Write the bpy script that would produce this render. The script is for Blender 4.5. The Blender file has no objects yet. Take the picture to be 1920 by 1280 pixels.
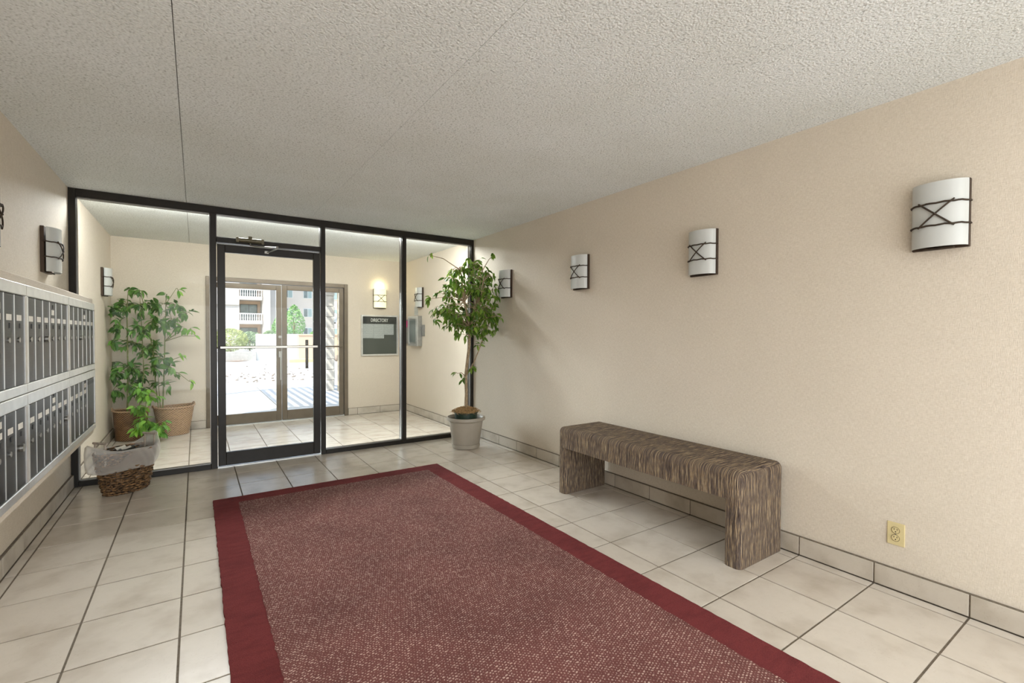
import bpy, bmesh, math, random
from mathutils import Vector, Matrix, noise
random.seed(7)
S = bpy.context.scene
COL = S.collection
H, YF, YE, R, L = 2.471, 5.22, 7.53, 2.93, -0.862      # ceiling height, inner glazing, street wall, side walls
YB = -3.4
T = 0.3638                                             # tile pitch
# ------------------------------------------------------------------ camera
cd = bpy.data.cameras.new('camera'); cam = bpy.data.objects.new('camera', cd); COL.objects.link(cam)
S.camera = cam
cd.sensor_width = 36; cd.lens = 878.77 / 1920 * 36; cd.clip_start = .02; cd.clip_end = 400
_r, _u, _f = Vector((.82917, -.55898, .00341)), Vector((.00639, .01558, .99986)), Vector((.55896, .82903, -.01649))
CZ = 1.286
M = Matrix((_r, _u, -_f)).transposed().to_4x4(); M.translation = (0, 0, CZ); cam.matrix_world = M
# ------------------------------------------------------------------ view, world, sun, added fill lights
S.view_settings.view_transform = 'Standard'; S.view_settings.look = 'None'; S.view_settings.gamma = 1
S.view_settings.use_curve_mapping = False; S.view_settings.exposure = 1.13
S.cycles.diffuse_bounces = 7; S.cycles.max_bounces = 16
W = bpy.data.worlds.new('sky'); S.world = W; W.use_nodes = True
nt = W.node_tree; bg = nt.nodes['Background']
sky = nt.nodes.new('ShaderNodeTexSky'); sky.sky_type = 'NISHITA'; sky.sun_disc = False
sky.sun_elevation = math.radians(55); sky.sun_rotation = math.radians(245); sky.air_density = 1.0; sky.dust_density = 1.5
nt.links.new(sky.outputs[0], bg.inputs[0]); bg.inputs[1].default_value = 0.17
def lamp(kind, name, loc, energy, color=(1, 1, 1), **kw):
    d = bpy.data.lights.new(name, kind); d.energy = energy; d.color = color
    for k, v in kw.items(): setattr(d, k, v)
    o = bpy.data.objects.new(name, d); o.location = loc; COL.objects.link(o); return o
def aim(o, d): o.rotation_euler = Vector(d).to_track_quat('-Z', 'Y').to_euler()
sun = lamp('SUN', 'sun', (0, 9, 20), 2.9, (1, .96, .90), angle=.009); aim(sun, (.55, .32, -.80))
# added soft second sun, stands in for courtyard brightness through the street doors
glow = lamp('SUN', 'courtyard_fill', (-3, 20, 3), 2.4, (.92, .96, 1), angle=math.radians(24)); aim(glow, (.36, -1, -.27))
rear = lamp('AREA', 'rear_fill', (1.03, YB + .75, 1.0), 64, (.97, .985, 1), shape='RECTANGLE', size=3.5, size_y=2.4)  # added fill panel behind the camera, brightens ceiling and walls
aim(rear, (0, 1, .75))
vest = lamp('AREA', 'vestibule_fill', (1.03, YF + .20, 2.425), 18, (1, .995, .98), shape='RECTANGLE', size=3.4, size_y=.05); aim(vest, (0, .7, -.8))  # added fill, hidden behind the header to brighten the vestibule
room_fill = lamp('AREA', 'partition_fill', (1.03, YF + .18, 2.44), 46, (.97, .985, 1), shape='RECTANGLE', size=3.4, size_y=.05); aim(room_fill, (0, -1, -.5))  # added fill, hidden behind the header, throws door-side light into the room
top = lamp('AREA', 'lobby_fill', (1.03, -1.3, H - .06), 15, (.98, .985, 1), shape='RECTANGLE', size=2.6, size_y=2.4); aim(top, (0, 0, -1))  # added fill lamp out of view, no known fixture
# ------------------------------------------------------------------ materials
def newmat(name, rough=.6, col=(.5, .5, .5), metal=0, spec=.5):
    m = bpy.data.materials.new(name); m.use_nodes = True
    b = m.node_tree.nodes['Principled BSDF']
    b.inputs['Base Color'].default_value = (*col, 1); b.inputs['Roughness'].default_value = rough
    b.inputs['Metallic'].default_value = metal; b.inputs['Specular IOR Level'].default_value = spec
    return m, m.node_tree, b
def N(t, kind, **kw):
    n = t.nodes.new(kind)
    for k, v in kw.items():
        if k in n.inputs.keys() if hasattr(n.inputs, 'keys') else False: n.inputs[k].default_value = v
        else: setattr(n, k, v)
    return n
def noise_n(t, vec, scale, detail=3, rough=.55):
    n = t.nodes.new('ShaderNodeTexNoise'); n.inputs['Scale'].default_value = scale
    n.inputs['Detail'].default_value = detail; n.inputs['Roughness'].default_value = rough
    if vec is not None: t.links.new(vec, n.inputs['Vector'])
    return n
def ramp(t, fac, stops, interp='LINEAR'):
    r = t.nodes.new('ShaderNodeValToRGB'); r.color_ramp.interpolation = interp
    e = r.color_ramp.elements
    while len(e) < len(stops): e.new(.5)
    for i, (p, c) in enumerate(stops): e[i].position = p; e[i].color = (*c, 1)
    t.links.new(fac, r.inputs[0]); return r
def objco(t): return t.nodes.new('ShaderNodeTexCoord').outputs['Object']
def bump(t, b, h, strength, dist=.01):
    n = t.nodes.new('ShaderNodeBump'); n.inputs['Strength'].default_value = strength; n.inputs['Distance'].default_value = dist
    t.links.new(h, n.inputs['Height']); t.links.new(n.outputs[0], b.inputs['Normal']); return n
def mth(t, op, a, b=None, c=None):
    n = t.nodes.new('ShaderNodeMath'); n.operation = op
    for i, v in enumerate((a, b, c)):
        if v is None: continue
        if isinstance(v, (int, float)): n.inputs[i].default_value = v
        else: t.links.new(v, n.inputs[i])
    return n.outputs[0]
def mixc(t, fac, a, b, blend='MIX'):
    n = t.nodes.new('ShaderNodeMix'); n.data_type = 'RGBA'; n.blend_type = blend
    for i, v in ((0, fac), (6, a), (7, b)):
        if isinstance(v, (int, float)): n.inputs[i].default_value = v
        elif isinstance(v, tuple): n.inputs[i].default_value = (*v, 1)
        else: t.links.new(v, n.inputs[i])
    return n.outputs[2]
def scaled(t, vec, s, off=None):
    n = t.nodes.new('ShaderNodeMapping'); n.inputs['Scale'].default_value = s; t.links.new(vec, n.inputs['Vector'])
    if off is not None: t.links.new(off, n.inputs['Location'])
    return n.outputs[0]
MAT = {}
def plain(name, col, rough=.5, metal=0, spec=.5, var=.06, sc=30, bmp=.05):
    m, t, b = newmat(name, rough, col, metal, spec)
    n = noise_n(t, objco(t), sc)
    lo = tuple(c * (1 - var * 2) for c in col); hi = tuple(min(1, c * (1 + var * 2)) for c in col)
    r = ramp(t, n.outputs[0], [(.25, lo), (.75, hi)]); t.links.new(r.outputs[0], b.inputs['Base Color'])
    if bmp: bump(t, b, n.outputs[0], bmp, .002)
    MAT[name] = m; return m
# walls: woven vinyl paper
m, t, b = newmat('wall_paper', .62, spec=.35); co = objco(t)
g1 = noise_n(t, scaled(t, co, (1, 1, 6)), 55, 2); g2 = noise_n(t, scaled(t, co, (6, 6, 1)), 55, 2)
big = noise_n(t, co, 1.3, 4)
f = mth(t, 'ADD', g1.outputs[0], g2.outputs[0])
c1 = ramp(t, mth(t, 'MULTIPLY', f, .5), [(.35, (.625, .555, .455)), (.65, (.76, .69, .59))])
c2 = ramp(t, big.outputs[0], [(.3, (.94, .94, .93)), (.7, (1, 1, 1))])
t.links.new(mixc(t, 1.0, c1.outputs[0], c2.outputs[0], 'MULTIPLY'), b.inputs['Base Color'])
bump(t, b, f, .35, .003); MAT['wall'] = m
# ceiling: sprayed popcorn
m, t, b = newmat('popcorn_ceiling', .9, spec=.15); co = objco(t)
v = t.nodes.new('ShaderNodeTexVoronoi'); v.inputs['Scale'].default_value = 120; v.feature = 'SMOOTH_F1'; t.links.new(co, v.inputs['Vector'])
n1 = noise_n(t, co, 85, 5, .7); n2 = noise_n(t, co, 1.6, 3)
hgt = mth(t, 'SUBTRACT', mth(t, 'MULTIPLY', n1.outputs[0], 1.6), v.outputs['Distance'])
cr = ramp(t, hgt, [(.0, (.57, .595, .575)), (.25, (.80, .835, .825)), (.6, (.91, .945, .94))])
cv = ramp(t, n2.outputs[0], [(.3, (.93, .925, .90)), (.7, (1, 1, 1))])
t.links.new(mixc(t, 1.0, cr.outputs[0], cv.outputs[0], 'MULTIPLY'), b.inputs['Base Color'])
bump(t, b, hgt, .8, .006); MAT['ceiling'] = m
# floor tile, each piece takes its own patch of the mottling
def tile_mat(name, base, dark, rough):
    m, t, b = newmat(name, rough, spec=.5)
    oi = t.nodes.new('ShaderNodeObjectInfo')
    off = t.nodes.new('ShaderNodeCombineXYZ')
    t.links.new(mth(t, 'MULTIPLY', oi.outputs['Random'], 37.0), off.inputs[0]); t.links.new(mth(t, 'MULTIPLY', oi.outputs['Random'], 91.0), off.inputs[1])
    co = scaled(t, objco(t), (1, 1, 1), off.outputs[0])
    a = noise_n(t, co, 5.0, 3, .5); c = noise_n(t, co, 30, 3, .6); s = noise_n(t, co, 120, 2, .5); pz = noise_n(t, co, 9, 3)
    col = ramp(t, a.outputs[0], [(.28, dark), (.52, base), (.8, tuple(min(1, x * 1.05) for x in base))])
    fine = ramp(t, c.outputs[0], [(.3, (.975, .972, .965)), (.6, (1, 1, 1))])
    pit = ramp(t, mth(t, 'MULTIPLY', s.outputs[0], mth(t, 'ADD', pz.outputs[0], .45)), [(.27, (.62, .55, .47)), (.33, (1, 1, 1))])
    tint = ramp(t, oi.outputs['Random'], [(0, (.95, .94, .93)), (1, (1, 1, 1))])
    x = mixc(t, 1.0, col.outputs[0], fine.outputs[0], 'MULTIPLY'); x = mixc(t, .16, x, pit.outputs[0], 'MULTIPLY'); x = mixc(t, 1.0, x, tint.outputs[0], 'MULTIPLY')
    t.links.new(x, b.inputs['Base Color'])
    rr = ramp(t, c.outputs[0], [(.3, (rough + .03,) * 3), (.7, (rough - .02,) * 3)]); t.links.new(rr.outputs[0], b.inputs['Roughness'])
    bump(t, b, a.outputs[0], .10, .003); MAT[name] = m
tile_mat('tile', (.66, .605, .53), (.54, .48, .405), .24)
tile_mat('base_tile', (.58, .53, .455), (.42, .37, .30), .38)
plain('grout', (.17, .14, .105), .9, var=.15, sc=60)
plain('bronze_dark', (.016, .0125, .009), .36, .0, .3, var=.1, sc=8, bmp=0)
plain('bronze_mid', (.16, .13, .095), .42, .6, .5, var=.06, sc=8, bmp=0)
plain('bead', (.34, .33, .31), .35, .6, bmp=0)
plain('chrome', (.36, .35, .32), .32, .9, bmp=0)
plain('closer_metal', (.12, .105, .065), .42, .4, bmp=0)
plain('alu_frame', (.74, .745, .73), .30, .75, var=.05, sc=14, bmp=.02)
plain('rust_iron', (.045, .030, .018), .65, .3, var=.2, sc=60, bmp=.2)
plain('backplate', (.060, .038, .024), .5, .4, bmp=0)
plain('opal', (.55, .57, .555), .22, 0, .5, var=.015, sc=6, bmp=0)
plain('white_card', (.78, .76, .70), .7, bmp=0)
plain('black', (.012, .012, .012), .5, bmp=0)
plain('outlet_ivory', (.66, .56, .30), .4, bmp=0, var=.02)
plain('pot_taupe', (.40, .36, .30), .45, var=.02, sc=12, bmp=0)
plain('pot_inner', (.022, .045, .03), .4, bmp=0)
plain('gap_dark', (.045, .03, .02), .95, var=.3, sc=60, bmp=.5)
plain('moss', (.42, .27, .12), .9, var=.35, sc=50, bmp=.4)
plain('bark', (.36, .27, .17), .85, var=.22, sc=45, bmp=.4)
plain('green_stem', (.17, .19, .06), .7, var=.2, sc=40, bmp=.1)
plain('plaster_white', (.86, .84, .80), .8, bmp=0, var=.02, sc=2)
plain('ext_wall', (.64, .59, .54), .85, bmp=0, var=.02, sc=1)
plain('ext_wall_grey', (.84, .74, .64), .85, bmp=0, var=.02, sc=1)
plain('ext_tan', (.74, .54, .38), .85, bmp=0, var=.03, sc=1)
plain('curb_yellow', (.72, .56, .30), .8, bmp=0)
plain('concrete', (.52, .52, .515), .85, bmp=.1, var=.03, sc=6)
plain('gravel', (.50, .475, .44), .95, var=.14, sc=24, bmp=.4)
plain('rock', (.30, .24, .19), .9, var=.25, sc=8)
plain('mulch', (.30, .19, .12), .95, var=.25, sc=10, bmp=.3)
plain('timber', (.50, .40, .26), .7, var=.08, sc=9, bmp=.1)
plain('stone_white', (.72, .68, .62), .8, var=.1, sc=8, bmp=.2)
plain('steel', (.40, .41, .40), .35, .8, bmp=0)
plain('panel_grey', (.36, .37, .34), .5, .2, bmp=0)
plain('pink_note', (.85, .10, .32), .7, bmp=0)
plain('globe', (.85, .85, .83), .3, bmp=0)
plain('shrub_a', (.42, .46, .17), .8, var=.3, sc=6, bmp=0)
plain('shrub_b', (.33, .42, .24), .8, var=.3, sc=6, bmp=0)
plain('tree_leaf', (.27, .48, .16), .8, var=.35, sc=5, bmp=0)
plain('dark_room', (.10, .10, .095), .3, bmp=0)
plain('window_glass', (.20, .235, .23), .12, 0, .8, bmp=0, var=.3, sc=1)
plain('window_blind', (.42, .52, .49), .4, bmp=0, var=.05)
plain('handle_wood', (.42, .36, .30), .6, var=.12, sc=40)
# mailbox doors: brushed dark anodised metal
m, t, b = newmat('mail_door', .32, (.11, .108, .10), .25, .12); co = objco(t)
n1 = noise_n(t, scaled(t, co, (1, 1, 60)), 6, 3)
r_ = ramp(t, n1.outputs[0], [(.3, (.012, .012, .0115)), (.7, (.030, .029, .027))]); t.links.new(r_.outputs[0], b.inputs['Base Color'])
bump(t, b, n1.outputs[0], .05, .001); MAT['mail_door'] = m
# glass: clear pane, mirror share by Fresnel
m = bpy.data.materials.new('clear_glass'); m.use_nodes = True; t = m.node_tree; t.nodes.clear()
o_ = t.nodes.new('ShaderNodeOutputMaterial'); tr = t.nodes.new('ShaderNodeBsdfTransparent'); gl = t.nodes.new('ShaderNodeBsdfGlossy')
tr.inputs[0].default_value = (.965, .975, .965, 1); gl.inputs['Roughness'].default_value = .0; gl.inputs[0].default_value = (1, 1, 1, 1)
fr = t.nodes.new('ShaderNodeFresnel'); fr.inputs[0].default_value = 1.18; mx = t.nodes.new('ShaderNodeMixShader')
t.links.new(fr.outputs[0], mx.inputs[0]); t.links.new(tr.outputs[0], mx.inputs[1]); t.links.new(gl.outputs[0], mx.inputs[2]); t.links.new(mx.outputs[0], o_.inputs[0])
MAT['glass'] = m
# lit opal shade
m, t, b = newmat('opal_lit', .3, (.9, .85, .6)); b.inputs['Emission Color'].default_value = (1.0, .93, .52, 1); b.inputs['Emission Strength'].default_value = .38
MAT['opal_lit'] = m
# carpet
m, t, b = newmat('rug_pile', .95, spec=.1); co = objco(t)
n1 = noise_n(t, co, 260, 3, .7); n2 = noise_n(t, co, 3.2, 4); n3 = noise_n(t, scaled(t, co, (1, 3.5, 1)), 9, 3)
c1 = ramp(t, n1.outputs[0], [(.3, (.125, .019, .020)), (.7, (.24, .048, .047))]); c2 = ramp(t, mth(t, 'MULTIPLY', mth(t, 'ADD', n2.outputs[0], n3.outputs[0]), .5), [(.36, (.72, .70, .70)), (.56, (1, 1, 1))])
t.links.new(mixc(t, 1.0, c1.outputs[0], c2.outputs[0], 'MULTIPLY'), b.inputs['Base Color'])
b.inputs['Sheen Weight'].default_value = .08; b.inputs['Sheen Tint'].default_value = (.9, .45, .5, 1); bump(t, b, n1.outputs[0], .8, .006); MAT['rug_pile'] = m
m, t, b = newmat('rug_field', .95, spec=.1); co = objco(t)
sp = t.nodes.new('ShaderNodeSeparateXYZ'); jit = noise_n(t, co, 85, 2)
t.links.new(co, sp.inputs[0])
pa = mth(t, 'MULTIPLY', mth(t, 'ADD', sp.outputs[0], sp.outputs[1]), .7071); pb_ = mth(t, 'MULTIPLY', mth(t, 'SUBTRACT', sp.outputs[0], sp.outputs[1]), .7071)
ux = mth(t, 'MULTIPLY', mth(t, 'ADD', pa, mth(t, 'MULTIPLY', jit.outputs[0], .020)), 1 / .0135)
uy0 = mth(t, 'MULTIPLY', mth(t, 'ADD', pb_, mth(t, 'MULTIPLY', jit.outputs[0], .018)), 1 / .0125)
fx = mth(t, 'FLOOR', ux); uy = mth(t, 'ADD', uy0, mth(t, 'MULTIPLY', mth(t, 'MODULO', mth(t, 'ADD', fx, 1000.0), 2.0), .5))
dx = mth(t, 'ABSOLUTE', mth(t, 'SUBTRACT', mth(t, 'FRACT', ux), .5)); dy = mth(t, 'ABSOLUTE', mth(t, 'SUBTRACT', mth(t, 'FRACT', mth(t, 'ADD', uy, 1000.0)), .5))
d = mth(t, 'SQRT', mth(t, 'ADD', mth(t, 'MULTIPLY', dx, dx), mth(t, 'MULTIPLY', dy, dy)))
wn = t.nodes.new('ShaderNodeTexWhiteNoise'); cx = t.nodes.new('ShaderNodeCombineXYZ'); t.links.new(fx, cx.inputs[0]); t.links.new(mth(t, 'FLOOR', uy), cx.inputs[1]); t.links.new(cx.outputs[0], wn.inputs['Vector'])
dot = ramp(t, mth(t, 'ADD', d, mth(t, 'MULTIPLY', wn.outputs['Value'], .20)), [(.23, (1, 1, 1)), (.36, (0, 0, 0))])
base = ramp(t, n_ if False else noise_n(t, co, 180, 3, .7).outputs[0], [(.3, (.125, .042, .037)), (.7, (.235, .092, .082))])
wear = ramp(t, noise_n(t, co, 2.2, 5, .6).outputs[0], [(.33, (.74, .73, .73)), (.62, (1, 1, 1))])
x = mixc(t, dot.outputs[0], base.outputs[0], (.66, .47, .40)); x = mixc(t, 1.0, x, wear.outputs[0], 'MULTIPLY')
t.links.new(x, b.inputs['Base Color']); bump(t, b, dot.outputs[0], .7, .006)
b.inputs['Sheen Weight'].default_value = .05; MAT['rug_field'] = m
# bench cloth: streaks that run up the faces and across the top
m, t, b = newmat('bench_cloth', .85, spec=.2); co = objco(t)
ge = t.nodes.new('ShaderNodeNewGeometry'); sn = t.nodes.new('ShaderNodeSeparateXYZ'); t.links.new(ge.outputs['True Normal'], sn.inputs[0])
sp = t.nodes.new('ShaderNodeSeparateXYZ'); t.links.new(co, sp.inputs[0])
isend = mth(t, 'GREATER_THAN', mth(t, 'ABSOLUTE', sn.outputs[1]), .72)
inv = mth(t, 'SUBTRACT', 1.0, isend)
u = mth(t, 'ADD', mth(t, 'MULTIPLY', sp.outputs[0], isend), mth(t, 'MULTIPLY', sp.outputs[1], inv))
v_ = mth(t, 'SUBTRACT', sp.outputs[2], mth(t, 'MULTIPLY', sp.outputs[0], inv))
wv = noise_n(t, co, 5, 2)
cu = t.nodes.new('ShaderNodeCombineXYZ'); t.links.new(mth(t, 'MULTIPLY', mth(t, 'ADD', u, mth(t, 'MULTIPLY', wv.outputs[0], .012)), 1.0), cu.inputs[0]); t.links.new(mth(t, 'MULTIPLY', v_, .035), cu.inputs[1])
s1 = noise_n(t, cu.outputs[0], 150, 4, .75); s2 = noise_n(t, cu.outputs[0], 430, 2, .6)
fs = mth(t, 'ADD', mth(t, 'MULTIPLY', s1.outputs[0], .6), mth(t, 'MULTIPLY', s2.outputs[0], .4))
cr = ramp(t, fs, [(.38, (.024, .016, .013)), (.45, (.085, .060, .047)), (.50, (.125, .103, .092)), (.54, (.24, .160, .085)), (.60, (.46, .37, .25))])
t.links.new(cr.outputs[0], b.inputs['Base Color']); bump(t, b, fs, .8, .008); MAT['bench_cloth'] = m
# leaves
def leafmat(name, a, bcol, tl=.25):
    m, t, b = newmat(name, .38, spec=.5); oi = t.nodes.new('ShaderNodeObjectInfo'); geo = t.nodes.new('ShaderNodeNewGeometry')
    r = ramp(t, mth(t, 'FRACT', mth(t, 'ADD', oi.outputs['Random'], geo.outputs['Random Per Island'])), [(0, a), (.55, tuple((x + y) / 2 for x, y in zip(a, bcol))), (1, bcol)])
    t.links.new(r.outputs[0], b.inputs['Base Color'])
    trn = t.nodes.new('ShaderNodeBsdfTranslucent'); t.links.new(r.outputs[0], trn.inputs[0]); mx = t.nodes.new('ShaderNodeMixShader'); mx.inputs[0].default_value = tl
    out = t.nodes['Material Output']; t.links.new(b.outputs[0], mx.inputs[1]); t.links.new(trn.outputs[0], mx.inputs[2]); t.links.new(mx.outputs[0], out.inputs[0]); MAT[name] = m
leafmat('leaf_ficus', (.055, .145, .015), (.25, .40, .05), .3); leafmat('leaf_dark', (.035, .12, .02), (.17, .36, .06)); leafmat('leaf_light', (.14, .36, .06), (.32, .60, .08), .35)
# wicker
def wicker(name, a, bcol, sc):
    m, t, b = newmat(name, .5, spec=.4); co = objco(t); n1 = noise_n(t, scaled(t, co, (1, 1, 2.2)), sc, 3)
    r = ramp(t, n1.outputs[0], [(.35, a), (.5, tuple((x + y) * .4 for x, y in zip(a, bcol))), (.68, bcol)]); t.links.new(r.outputs[0], b.inputs['Base Color']); bump(t, b, n1.outputs[0], .3, .002); MAT[name] = m
def weave(name, a, bcol):
    m, t, b = newmat(name, .55, spec=.35); co = objco(t); sp = t.nodes.new('ShaderNodeSeparateXYZ'); t.links.new(co, sp.inputs[0])
    an = mth(t, 'MULTIPLY', mth(t, 'ARCTAN2', sp.outputs[1], sp.outputs[0]), 34.0); zr = mth(t, 'MULTIPLY', sp.outputs[2], 88.0)
    row = mth(t, 'ABSOLUTE', mth(t, 'SINE', mth(t, 'MULTIPLY', zr, math.pi))); sw = mth(t, 'MULTIPLY', mth(t, 'FLOOR', zr), math.pi)
    h = mth(t, 'MULTIPLY', row, mth(t, 'ADD', .55, mth(t, 'MULTIPLY', mth(t, 'SINE', mth(t, 'ADD', an, sw)), .45)))
    n1 = noise_n(t, scaled(t, co, (1, 1, 3)), 30, 3); f = mth(t, 'ADD', mth(t, 'MULTIPLY', h, .6), mth(t, 'MULTIPLY', n1.outputs[0], .4))
    r = ramp(t, f, [(.2, tuple(x * .3 for x in a)), (.42, a), (.75, bcol)]); t.links.new(r.outputs[0], b.inputs['Base Color']); bump(t, b, h, .6, .004); MAT[name] = m
weave('weave_brown', (.17, .085, .035), (.38, .21, .10)); weave('weave_tan', (.40, .24, .12), (.66, .45, .26))
wicker('wicker_dark', (.012, .007, .004), (.34, .19, .085), 38); wicker('wicker_brown', (.20, .10, .05), (.40, .22, .12), 90); wicker('wicker_tan', (.36, .22, .13), (.62, .42, .26), 90)
# bin liner: thin milky plastic film
m = bpy.data.materials.new('bin_liner'); m.use_nodes = True; t = m.node_tree; b = t.nodes['Principled BSDF']; b.inputs['Base Color'].default_value = (.93, .91, .87, 1); b.inputs['Roughness'].default_value = .3
tr = t.nodes.new('ShaderNodeBsdfTransparent'); mx = t.nodes.new('ShaderNodeMixShader'); nz = noise_n(t, scaled(t, objco(t), (1, 1, 2.5)), 7, 4)
lw = t.nodes.new('ShaderNodeLayerWeight'); lw.inputs[0].default_value = .35; rr = ramp(t, lw.outputs['Facing'], [(.0, (.17,) * 3), (.75, (.62,) * 3)]); t.links.new(mth(t, 'ADD', rr.outputs[0], mth(t, 'MULTIPLY', nz.outputs[0], .12)), mx.inputs[0]); t.links.new(tr.outputs[0], mx.inputs[1]); t.links.new(b.outputs[0], mx.inputs[2])
t.links.new(mx.outputs[0], t.nodes['Material Output'].inputs[0]); MAT['bin_liner'] = m
# ------------------------------------------------------------------ mesh builder
ORG = {}
class MB:
    def __init__(s): s.bm = bmesh.new()
    def box(s, a, b, bev=0, seg=1, rot=None, about=None):
        a, b = Vector(a), Vector(b); c = (a + b) / 2; d = b - a
        r = bmesh.ops.create_cube(s.bm, size=1); vs = r['verts']
        for v in vs: v.co = Vector((v.co.x * d.x, v.co.y * d.y, v.co.z * d.z)) + c
        if bev:
            es = list({e for v in vs for e in v.link_edges})
            rb = bmesh.ops.bevel(s.bm, geom=es, offset=bev, segments=seg, profile=.5, affect='EDGES'); vs = list({v for f in rb['faces'] for v in f.verts} | {v for v in vs if v.is_valid})
        if rot is not None:
            p = Vector(about) if about is not None else c
            bmesh.ops.rotate(s.bm, cent=p, matrix=rot, verts=vs)
        return s
    def tube(s, pts, r, seg=8, closed=False, cap=True):
        pts = [Vector(p) for p in pts]; n = len(pts); rs = r if isinstance(r, (list, tuple)) else [r] * n
        rings = []; up = None
        for i, p in enumerate(pts):
            if closed: d = pts[(i + 1) % n] - pts[i - 1]
            else: d = pts[min(i + 1, n - 1)] - pts[max(i - 1, 0)]
            d.normalize()
            if up is None: up = Vector((0, 0, 1)) if abs(d.z) < .9 else Vector((1, 0, 0))
            x = d.cross(up)
            if x.length < 1e-4: x = d.cross(Vector((.3, .8, .5)))
            x.normalize(); y = x.cross(d).normalized(); up = y
            rings.append([s.bm.verts.new(p + (x * math.cos(2 * math.pi * k / seg) + y * math.sin(2 * math.pi * k / seg)) * rs[i]) for k in range(seg)])
        m = n if closed else n - 1
        for i in range(m):
            A, B = rings[i], rings[(i + 1) % n]
            for k in range(seg): s.bm.faces.new((A[k], A[(k + 1) % seg], B[(k + 1) % seg], B[k]))
        if cap and not closed: s.bm.faces.new(list(reversed(rings[0]))); s.bm.faces.new(rings[-1])
        return s
    def lathe(s, prof, c, seg=40, sx=1, sy=1, ang=0, wob=None):
        c = Vector(c); rings = []; ca, sa = math.cos(ang), math.sin(ang)
        for j, (r, z) in enumerate(prof):
            ring = []
            for k in range(seg):
                a = 2 * math.pi * k / seg; rr = r + (wob(a, j) if wob else 0)
                x, y = rr * math.cos(a) * sx, rr * math.sin(a) * sy
                ring.append(s.bm.verts.new(c + Vector((x * ca - y * sa, x * sa + y * ca, z))))
            rings.append(ring)
        for A, B in zip(rings, rings[1:]):
            for k in range(seg): s.bm.faces.new((A[k], A[(k + 1) % seg], B[(k + 1) % seg], B[k]))
        s.rings = rings; return s
    def capring(s, i, flip=False): s.bm.faces.new(list(reversed(s.rings[i])) if flip else s.rings[i]); return s
    def poly(s, pts): s.bm.faces.new([s.bm.verts.new(Vector(p)) for p in pts]); return s
    def sph(s, c, r, seg=12, sc=(1, 1, 1)):
        q = bmesh.ops.create_uvsphere(s.bm, u_segments=seg, v_segments=max(5, seg // 2), radius=r)
        for v in q['verts']: v.co = Vector((v.co.x * sc[0], v.co.y * sc[1], v.co.z * sc[2])) + Vector(c)
        return s
    def build(s, name, mat, parent=None, smooth=False, kind=None, label=None, local=False):
        o0 = Vector((0, 0, 0)) if local or parent is None else ORG.get(parent.name, Vector((0, 0, 0)))
        if o0.length and not local: bmesh.ops.translate(s.bm, vec=-o0, verts=s.bm.verts)
        bmesh.ops.recalc_face_normals(s.bm, faces=s.bm.faces)
        me = bpy.data.meshes.new(name); s.bm.to_mesh(me); s.bm.free()
        me.materials.append(MAT[mat])
        if smooth:
            me.polygons.foreach_set('use_smooth', [True] * len(me.polygons))
            if smooth != 'all': me.set_sharp_from_angle(angle=math.radians(40))
        o = bpy.data.objects.new(name, me); COL.objects.link(o)
        if parent is not None: o.parent = parent; ORG[o.name] = o0
        if kind: o['kind'] = kind
        if label: o['label'] = label
        return o
def thing(name, label, cat, loc=(0, 0, 0), rotz=0, group=None):
    o = bpy.data.objects.new(name, None); COL.objects.link(o); o.empty_display_size = .1
    o.location = loc; o.rotation_euler = (0, 0, rotz); o['label'] = label; o['category'] = cat
    if group: o['group'] = group
    ORG[o.name] = Vector(loc); return o
def tag(o, label, cat, group=None):
    o['label'] = label; o['category'] = cat
    if group: o['group'] = group
    return o
def inst(src, name, parent, loc, mat4=None):
    o = bpy.data.objects.new(name, src); COL.objects.link(o); o.parent = parent
    o0 = ORG.get(parent.name, Vector((0, 0, 0)))
    if mat4 is not None: m = mat4.copy(); m.translation = Vector(loc) - o0; o.matrix_basis = m
    else: o.location = Vector(loc) - o0
    return o
def box_mesh(name, dx, dy, dz, bev, mat):
    b = MB().box((-dx / 2, -dy / 2, -dz), (dx / 2, dy / 2, 0))
    if bev:
        es = [e for e in b.bm.edges if all(v.co.z > -1e-6 for v in e.verts)]
        bmesh.ops.bevel(b.bm, geom=es, offset=bev, segments=2, affect='EDGES')
    bmesh.ops.recalc_face_normals(b.bm, faces=b.bm.faces)
    me = bpy.data.meshes.new(name); b.bm.to_mesh(me); b.bm.free(); me.materials.append(MAT[mat]); return me
def copy_tree(o, parent=None):
    c = o.copy(); COL.objects.link(c)
    if parent is not None: c.parent = parent
    for ch in list(o.children): copy_tree(ch, c)
    return c
def at(px, py, Y):
    d = _r * ((px - 960) / 878.77) - _u * ((py - 640) / 878.77) + _f
    return Vector((0, 0, CZ)) + d * (Y / d.y)
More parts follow.
